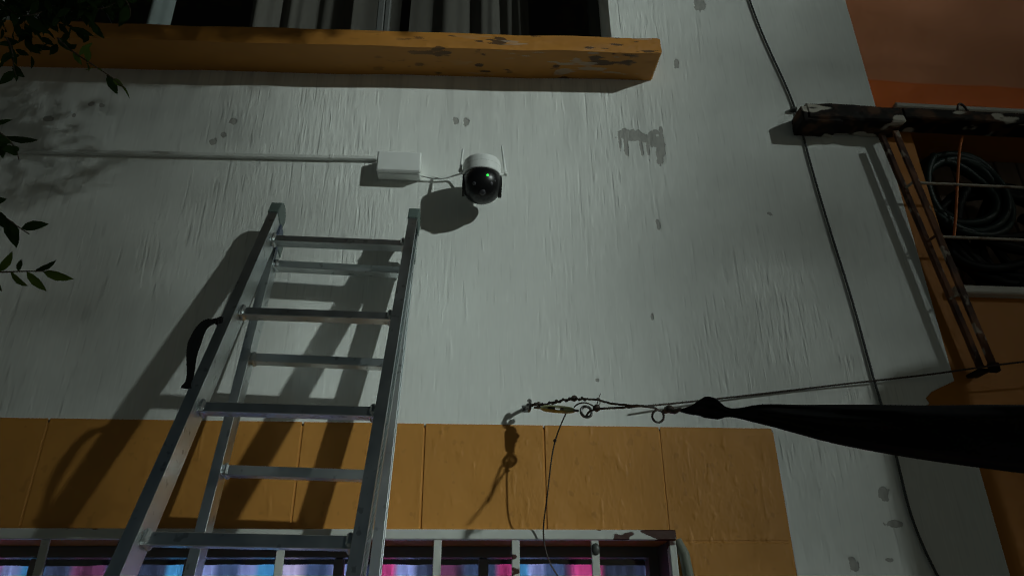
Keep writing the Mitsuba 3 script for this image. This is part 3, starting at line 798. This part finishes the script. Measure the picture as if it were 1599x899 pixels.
add('twist', tube(base + 0.0042 * np.stack([0.3 * np.cos(ang), np.cos(ang), np.sin(ang)], 1), 0.0018, 6), 'dark_wire', tie, smooth=True)
add('loop', tube(spline([W(897, 636, .13), W(903, 631, .14), W(914, 629, .155), W(925, 633, .17), W(932, 638, .185)], 30), 0.0018, 6), 'dark_wire', tie, smooth=True)
add('loose_end', tube(spline([W(932, 634, .195), W(934, 627, .195), W(938, 615, .193)], 12), 0.0011, 6), 'dark_wire', tie, smooth=True)
add('loose_end', tube(spline([W(930, 626, .195), W(936, 622, .195), W(937, 630, .195), W(934, 633, .195)], 16), 0.0011, 6), 'dark_wire', tie, smooth=True)
def lump(c, r, seed, stretch=(1, 1, 1), amp=0.5):
    s = trimesh.creation.icosphere(3, 1.0)
    v = np.array(s.vertices)
    v = v * (1 + amp * (meshkit.fbm(v * 1.8 + seed, 3, seed) - 0.5))[:, None] * np.array(stretch) * r
    return trimesh.Trimesh(v + c, s.faces, process=False)
for q, r in (((897, 622, .13), 0.0075), ((932, 637, .187), 0.0085), ((841, 631, .06), 0.006), ((868, 628, .095), 0.004)):
    add('knot', lump(W(*q), r, 5), 'dark_wire', tie, smooth=True)
lp = W(1028, 650, .38)
t_ = np.linspace(-0.2, 2 * np.pi - 0.5, 34)
vd = (EYE - lp) / np.linalg.norm(EYE - lp)
e1 = np.cross(vd, [0, 0, 1.0]); e1 /= np.linalg.norm(e1)
e2_ = np.cross(e1, vd)
lr = 9.2 / F * 1.55
ring = lp + lr * (np.cos(t_ + 0.9)[:, None] * -e1 * 0.95 + np.sin(t_ + 0.9)[:, None] * e2_ * 1.02) + 0.006 * np.sin(t_)[:, None] * vd
add('loop', tube(ring, 0.0024, 7), 'dark_wire', tie, smooth=True)
kk = [W(1036, 644, .39), W(1041, 641, .40), W(1047, 640, .41), W(1053, 642, .42), W(1058, 641, .43), W(1066, 640, .44)]
add('knot', tube(wob(kk, 30, 0.002, 8), np.interp(np.linspace(0, 1, 30), [0, .3, .5, .75, 1], [.004, .0085, .006, .0045, .003]), 8), 'dark_wire', tie, smooth=True)
# cloth: a twisted strip, its mid-line and half-heights read off the photo
cl = [(1062, 641, 2, .435), (1072, 641, 5, .45), (1082, 640, 8, .46), (1092, 637, 12, .475), (1103, 636, 17, .49), (1113, 637, 17, .50), (1122, 640, 15, .51), (1132, 643, 9, .525), (1142, 644.5, 7, .535), (1158, 645.5, 9, .55), (1175, 646, 13, .565),
      (1200, 648, 17, .585), (1240, 654, 22, .61), (1300, 662, 30, .65), (1370, 669, 37, .70), (1450, 676, 43, .755), (1530, 681, 49, .81), (1610, 686, 54, .87), (1720, 690, 60, .96), (1900, 690, 70, 1.08)]
def cloth(rows):
    cs = []
    s = np.array([0] + list(np.cumsum([math.hypot(rows[i + 1][0] - rows[i][0], 3) for i in range(len(rows) - 1)])), float)
    from scipy.interpolate import PchipInterpolator
    f = PchipInterpolator(s, np.array(rows, float))
    n = 150
    nv = 40
    q = np.random.default_rng(4)
    V = []
    for k, r in enumerate(f(np.linspace(0, s[-1], n))):
        c0 = W(r[0], r[1], r[3])
        depth = (c0 - EYE) @ fwd
        hh = r[2] / F * depth
        upd = upv
        outd = (EYE - c0) / np.linalg.norm(EYE - c0)
        outd = outd - upd * (outd @ upd); outd /= np.linalg.norm(outd)
        a = np.arange(nv) / nv * 2 * np.pi
        fold = 1 + 0.22 * np.sin(5 * a + k * 0.05) * min(1, hh / 0.02) + 0.14 * np.sin(9 * a - k * 0.07) + 0.08 * np.sin(13 * a + k * 0.11)
        V.append(c0 + (hh * np.cos(a))[:, None] * upd + (0.55 * hh * np.sin(a) * fold)[:, None] * outd)
    V = np.array(V)
    ii, jj = np.meshgrid(np.arange(n - 1), np.arange(nv), indexing='ij')
    qd = np.stack([ii * nv + jj, ii * nv + (jj + 1) % nv, (ii + 1) * nv + (jj + 1) % nv, (ii + 1) * nv + jj], -1).reshape(-1, 4)
    return trimesh.Trimesh(V.reshape(-1, 3), np.vstack([qd[:, [0, 2, 1]], qd[:, [0, 3, 2]]]), process=False)
solo('canopy_cloth', cloth(cl), 'black_cloth', 'black canopy cloth twisted and knotted to the wire, stretching to the right edge', 'cloth', smooth=True)
# straight wire to the right
sw = [(1003, 634.5, .03), (1100, 625, .014), (1370, 594, .014), (1480, 581, .04), (1550, 571, .085), (1640, 561, .11), (1760, 548, .12)]
solo('line_wire', tube(spline([W(*q) for q in sw], 80), 0.0026, 7), 'dark_wire', 'thin straight wire crossing the white wall to the foot of the window guard', 'wire', smooth=True)
# string
stp = [(884, 646, .118), (876, 664, .112), (867, 690, .105), (860, 730, .095), (853, 790, .075), (849, 832, .045), (852, 856, .040), (862, 884, .040), (880, 910, .040), (890, 960, .040)]
string = thing('string', 'dark string with a small knot hanging from the turnbuckle over the window grille', 'string')
add('cord', tube(spline([W(*q) for q in stp], 80), 0.0017, 6), 'dark_wire', string, smooth=True)
add('knot', lump(W(867, 688, .105), 0.0042, 2), 'dark_wire', string, smooth=True)

# ------------------------------------------------------------------ trees
def leaf(c, d, n, L, w):
    """One folded leaf: 8 triangles."""
    d = d / np.linalg.norm(d)
    n = n - d * (n @ d); n /= np.linalg.norm(n)
    s = np.cross(d, n)
    pts, st = [], [(0, 0), (0.22, 0.75), (0.5, 1.0), (0.78, 0.62), (1.0, 0.0)]
    v = []
    for t, ww in st:
        mid = c + d * L * t - n * L * 0.18 * t * t
        v += [mid + s * w / 2 * ww + n * 0.12 * w * ww, mid, mid - s * w / 2 * ww + n * 0.12 * w * ww]
    f = []
    for k in range(4):
        a_ = 3 * k
        for j in (0, 1):
            f += [[a_ + j, a_ + j + 1, a_ + 4 + j], [a_ + j, a_ + 4 + j, a_ + 3 + j]]
    return np.array(v), np.array(f)
def leaves(items):
    V, Fc, at = [], [], 0
    for it in items:
        v, f = leaf(*it)
        V.append(v); Fc.append(f + at); at += len(v)
    return trimesh.Trimesh(np.vstack(V), np.vstack(Fc), process=False)

tree = thing('tree', 'leafy tree reaching into the upper left corner in front of the white wall', 'tree')
tr = np.random.default_rng(21)
add('trunk', tube(spline([[-2.15, -1.15, 0], [-2.08, -1.10, 1.0], [-1.95, -1.0, 1.9], [-1.75, -0.95, 2.7]], 30), np.linspace(0.085, 0.05, 30), 12), 'bark', tree, smooth=True)
br = [[[-1.75, -0.95, 2.7], [-1.35, -0.95, 3.15], [-0.8, -1.0, 3.45], [-0.2, -1.05, 3.6]], [[-1.75, -0.95, 2.7], [-1.45, -0.75, 3.05], [-1.15, -0.55, 3.2], [-0.85, -0.40, 3.25]],
      [[-1.95, -1.0, 1.9], [-1.6, -0.8, 2.25], [-1.25, -0.6, 2.45], [-0.95, -0.45, 2.52]], [[-1.75, -0.95, 2.7], [-1.6, -0.8, 2.75], [-1.3, -0.62, 2.75], [-1.0, -0.48, 2.68]],
      [[-1.35, -0.95, 3.15], [-1.0, -1.05, 3.5], [-0.5, -1.2, 3.8], [0.45, -1.25, 4.03]], [[-1.75, -0.95, 2.7], [-1.7, -0.9, 3.3], [-1.5, -0.9, 3.9], [-1.2, -0.9, 4.3]]]
for b3 in br:
    add('branch', tube(spline(b3, 24), np.linspace(0.022, 0.004, 24), 8), 'bark', tree, smooth=True)
def sprig(pts, n, L, seed, mats=('leaf_dark', 'leaf_light')):
    """A twig with separate leaves along it, seen singly in the photo."""
    q = np.random.default_rng(seed)
    p = spline(pts, 24)
    add('twig', tube(p, np.linspace(0.0022, 0.0010, 24), 5), 'bark', tree, smooth=True)
    for k in range(n):
        t = (k + 0.5) / n
        i = int(t * 22)
        tg = p[i + 1] - p[i]; tg /= np.linalg.norm(tg)
        sd_ = np.cross(tg, (EYE - p[i]) / np.linalg.norm(EYE - p[i]))
        dv = tg * q.uniform(0.2, 1.1) + sd_ * (1 if k % 2 else -1) * q.uniform(0.1, 1.0) + q.normal(0, 0.45, 3) + [0, 0, -0.25]
        nv_ = (EYE - p[i]) / np.linalg.norm(EYE - p[i]) + q.normal(0, 0.9, 3)
        ll = L * q.uniform(0.6, 1.35)
        v, f = leaf(p[i], dv, nv_, ll, ll * q.uniform(0.34, 0.46))
        add('leaf', trimesh.Trimesh(v, f, process=False), mats[int(q.random() < 0.35 + 0.4 * t)], tree, smooth=True)
P_ = 0.50
sprig([W(-60, 428, P_), W(-10, 426, P_), W(40, 424, P_), W(85, 425, P_)], 10, 0.042, 1, ('leaf_dark', 'leaf_light'))
sprig([W(-50, 300, P_), W(-5, 330, P_), W(25, 352, P_), W(46, 366, P_)], 7, 0.050, 2, ('leaf_dark', 'leaf_dark'))
sprig([W(-40, 190, P_), W(-5, 205, P_), W(15, 220, P_), W(30, 250, P_)], 8, 0.055, 3, ('leaf_dark', 'leaf_dark'))
sprig([W(90, 60, P_), W(130, 92, P_), W(165, 115, P_), W(195, 138, P_)], 12, 0.036, 4, ('leaf_dark', 'leaf_light'))
sprig([W(10, 60, P_), W(20, 85, P_), W(22, 105, P_), W(26, 120, P_)], 8, 0.038, 5, ('leaf_dark', 'leaf_dark'))
for k in range(9):
    u0, v0 = tr.uniform(-20, 190), tr.uniform(-60, 60)
    e_ = [u0 + tr.uniform(15, 45), v0 + tr.uniform(-12, 38)]
    pp = tr.uniform(0.40, 0.62)
    sprig([W(u0 - 40, v0 - 25, pp), W(u0 - 15, v0 - 10, pp), W(u0, v0, pp), W(e_[0], e_[1], pp)], 9, 0.045, 30 + k, ('leaf_dark', 'leaf_dark'))
# the mass of the crown: above the frame, over and in front of the window
items = []
def cluster(c, r, n, L):
    for _ in range(n):
        q = tr.normal(0, 1, 3); q *= tr.random() ** 0.45 / np.linalg.norm(q)
        items.append((np.array(c) + q * np.array(r), tr.normal(0, 1, 3) + [0.2, 0, -0.6], tr.normal(0, 1, 3) + [0, 0, 0.8], L * tr.uniform(0.7, 1.25), L * tr.uniform(0.3, 0.45)))
for u_, v_, p_, n_ in ((15, 15, .52, 50), (60, 30, .50, 30), (100, 5, .55, 40), (30, 60, .46, 16), (170, -10, .52, 22), (90, -30, .5, 110), (170, -40, .5, 90), (0, -20, .5, 90)):
    cluster(W(u_, v_, p_), (0.085, 0.09, 0.06), n_, 0.042)
cluster((0.34, -1.2, 4.08), (0.50, 0.20, 0.17), 2400, 0.055)
cluster((0.85, -1.25, 4.10), (0.25, 0.2, 0.14), 190, 0.055)
cluster((-0.95, -0.55, 3.32), (0.28, 0.16, 0.16), 260, 0.05)
cluster((-0.72, -0.80, 3.24), (0.24, 0.12, 0.10), 240, 0.05)
cluster((-0.55, -1.0, 3.50), (0.40, 0.22, 0.30), 420, 0.055)
cluster((-0.20, -1.05, 3.62), (0.28, 0.18, 0.16), 130, 0.055)
cluster((-0.10, -1.0, 3.38), (0.10, 0.12, 0.05), 46, 0.05)
cluster((0.02, -1.0, 3.50), (0.10, 0.10, 0.05), 32, 0.05)
cluster((-0.12, -1.2, 3.95), (0.25, 0.2, 0.2), 160, 0.055)
cluster((-1.5, -0.8, 3.6), (0.45, 0.35, 0.45), 420, 0.055)
cluster((-1.7, -0.8, 2.9), (0.25, 0.25, 0.35), 220, 0.055)
add('foliage', leaves(items), 'leaf_dark', tree, smooth=False, kind='stuff')
# street trees in the yard behind the photographer, between the light and both ends of the wall
def yard_tree(label, c, r, n, seed):
    q_ = np.random.default_rng(seed)
    k = thing('tree', label, 'tree')
    c = np.array(c)
    add('trunk', tube(spline([[c[0] + 0.3, c[1], 0], [c[0] + 0.1, c[1] + 0.1, c[2] * 0.4], [c[0], c[1], c[2] * 0.8], c], 30), np.linspace(0.17, 0.04, 30), 12), 'bark', k, smooth=True)
    for b in range(7):
        a = b * 2.4
        e = c + np.array(r) * [0.7 * math.cos(a), 0.7 * math.sin(a), 0.5 * math.sin(1.7 * a)]
        s0 = np.array([c[0], c[1], c[2] * 0.62 + 0.1 * b])
        add('branch', tube(spline([s0, (s0 + e) / 2 + [0, 0, 0.25], e], 16), np.linspace(0.03, 0.008, 16), 8), 'bark', k, smooth=True)
    it = []
    for _ in range(n):
        q = q_.normal(0, 1, 3); q *= q_.random() ** 0.6 / np.linalg.norm(q)
        it.append((c + q * r, q_.normal(0, 1, 3), q_.normal(0, 1, 3), 0.12 * q_.uniform(0.7, 1.25), 0.05 * q_.uniform(0.7, 1.2)))
    add('foliage', leaves(it), 'leaf_dark', k, kind='stuff')
SV = np.array(SUN)
yard_tree('tall leafy tree in the yard behind the photographer, the nearer to the ladder', np.array([-2.42, 0, 2.1]) + 11 * SV, (1.50, 1.40, 2.2), 11500, 31)
yard_tree('tall leafy tree in the yard behind the photographer, beyond the orange house', np.array([2.50, 0, 2.60]) + 11 * SV, (1.50, 1.40, 3.0), 11000, 32)

# wooden post right of the frame that carries the wash line; its shade falls on the lower right of the wall
post = thing('wooden_post', 'weathered wooden post just outside the right edge', 'post')
pxc, pz = W(1462, 712)[0] + 1.05, W(1465, 612)[2] + 0.50
add('shaft', tube([[pxc, -1.0, 0], [pxc, -1.0, 1.5], [pxc, -1.0, pz]], [0.106, 0.104, 0.100], 16), 'post_wood', post, smooth=40)
add('cap_rag', lump(np.array([pxc, -1.0, pz]), 0.10, 7, (1.15, 1.0, 0.5), 0.9), 'black_cloth', post, smooth=True)
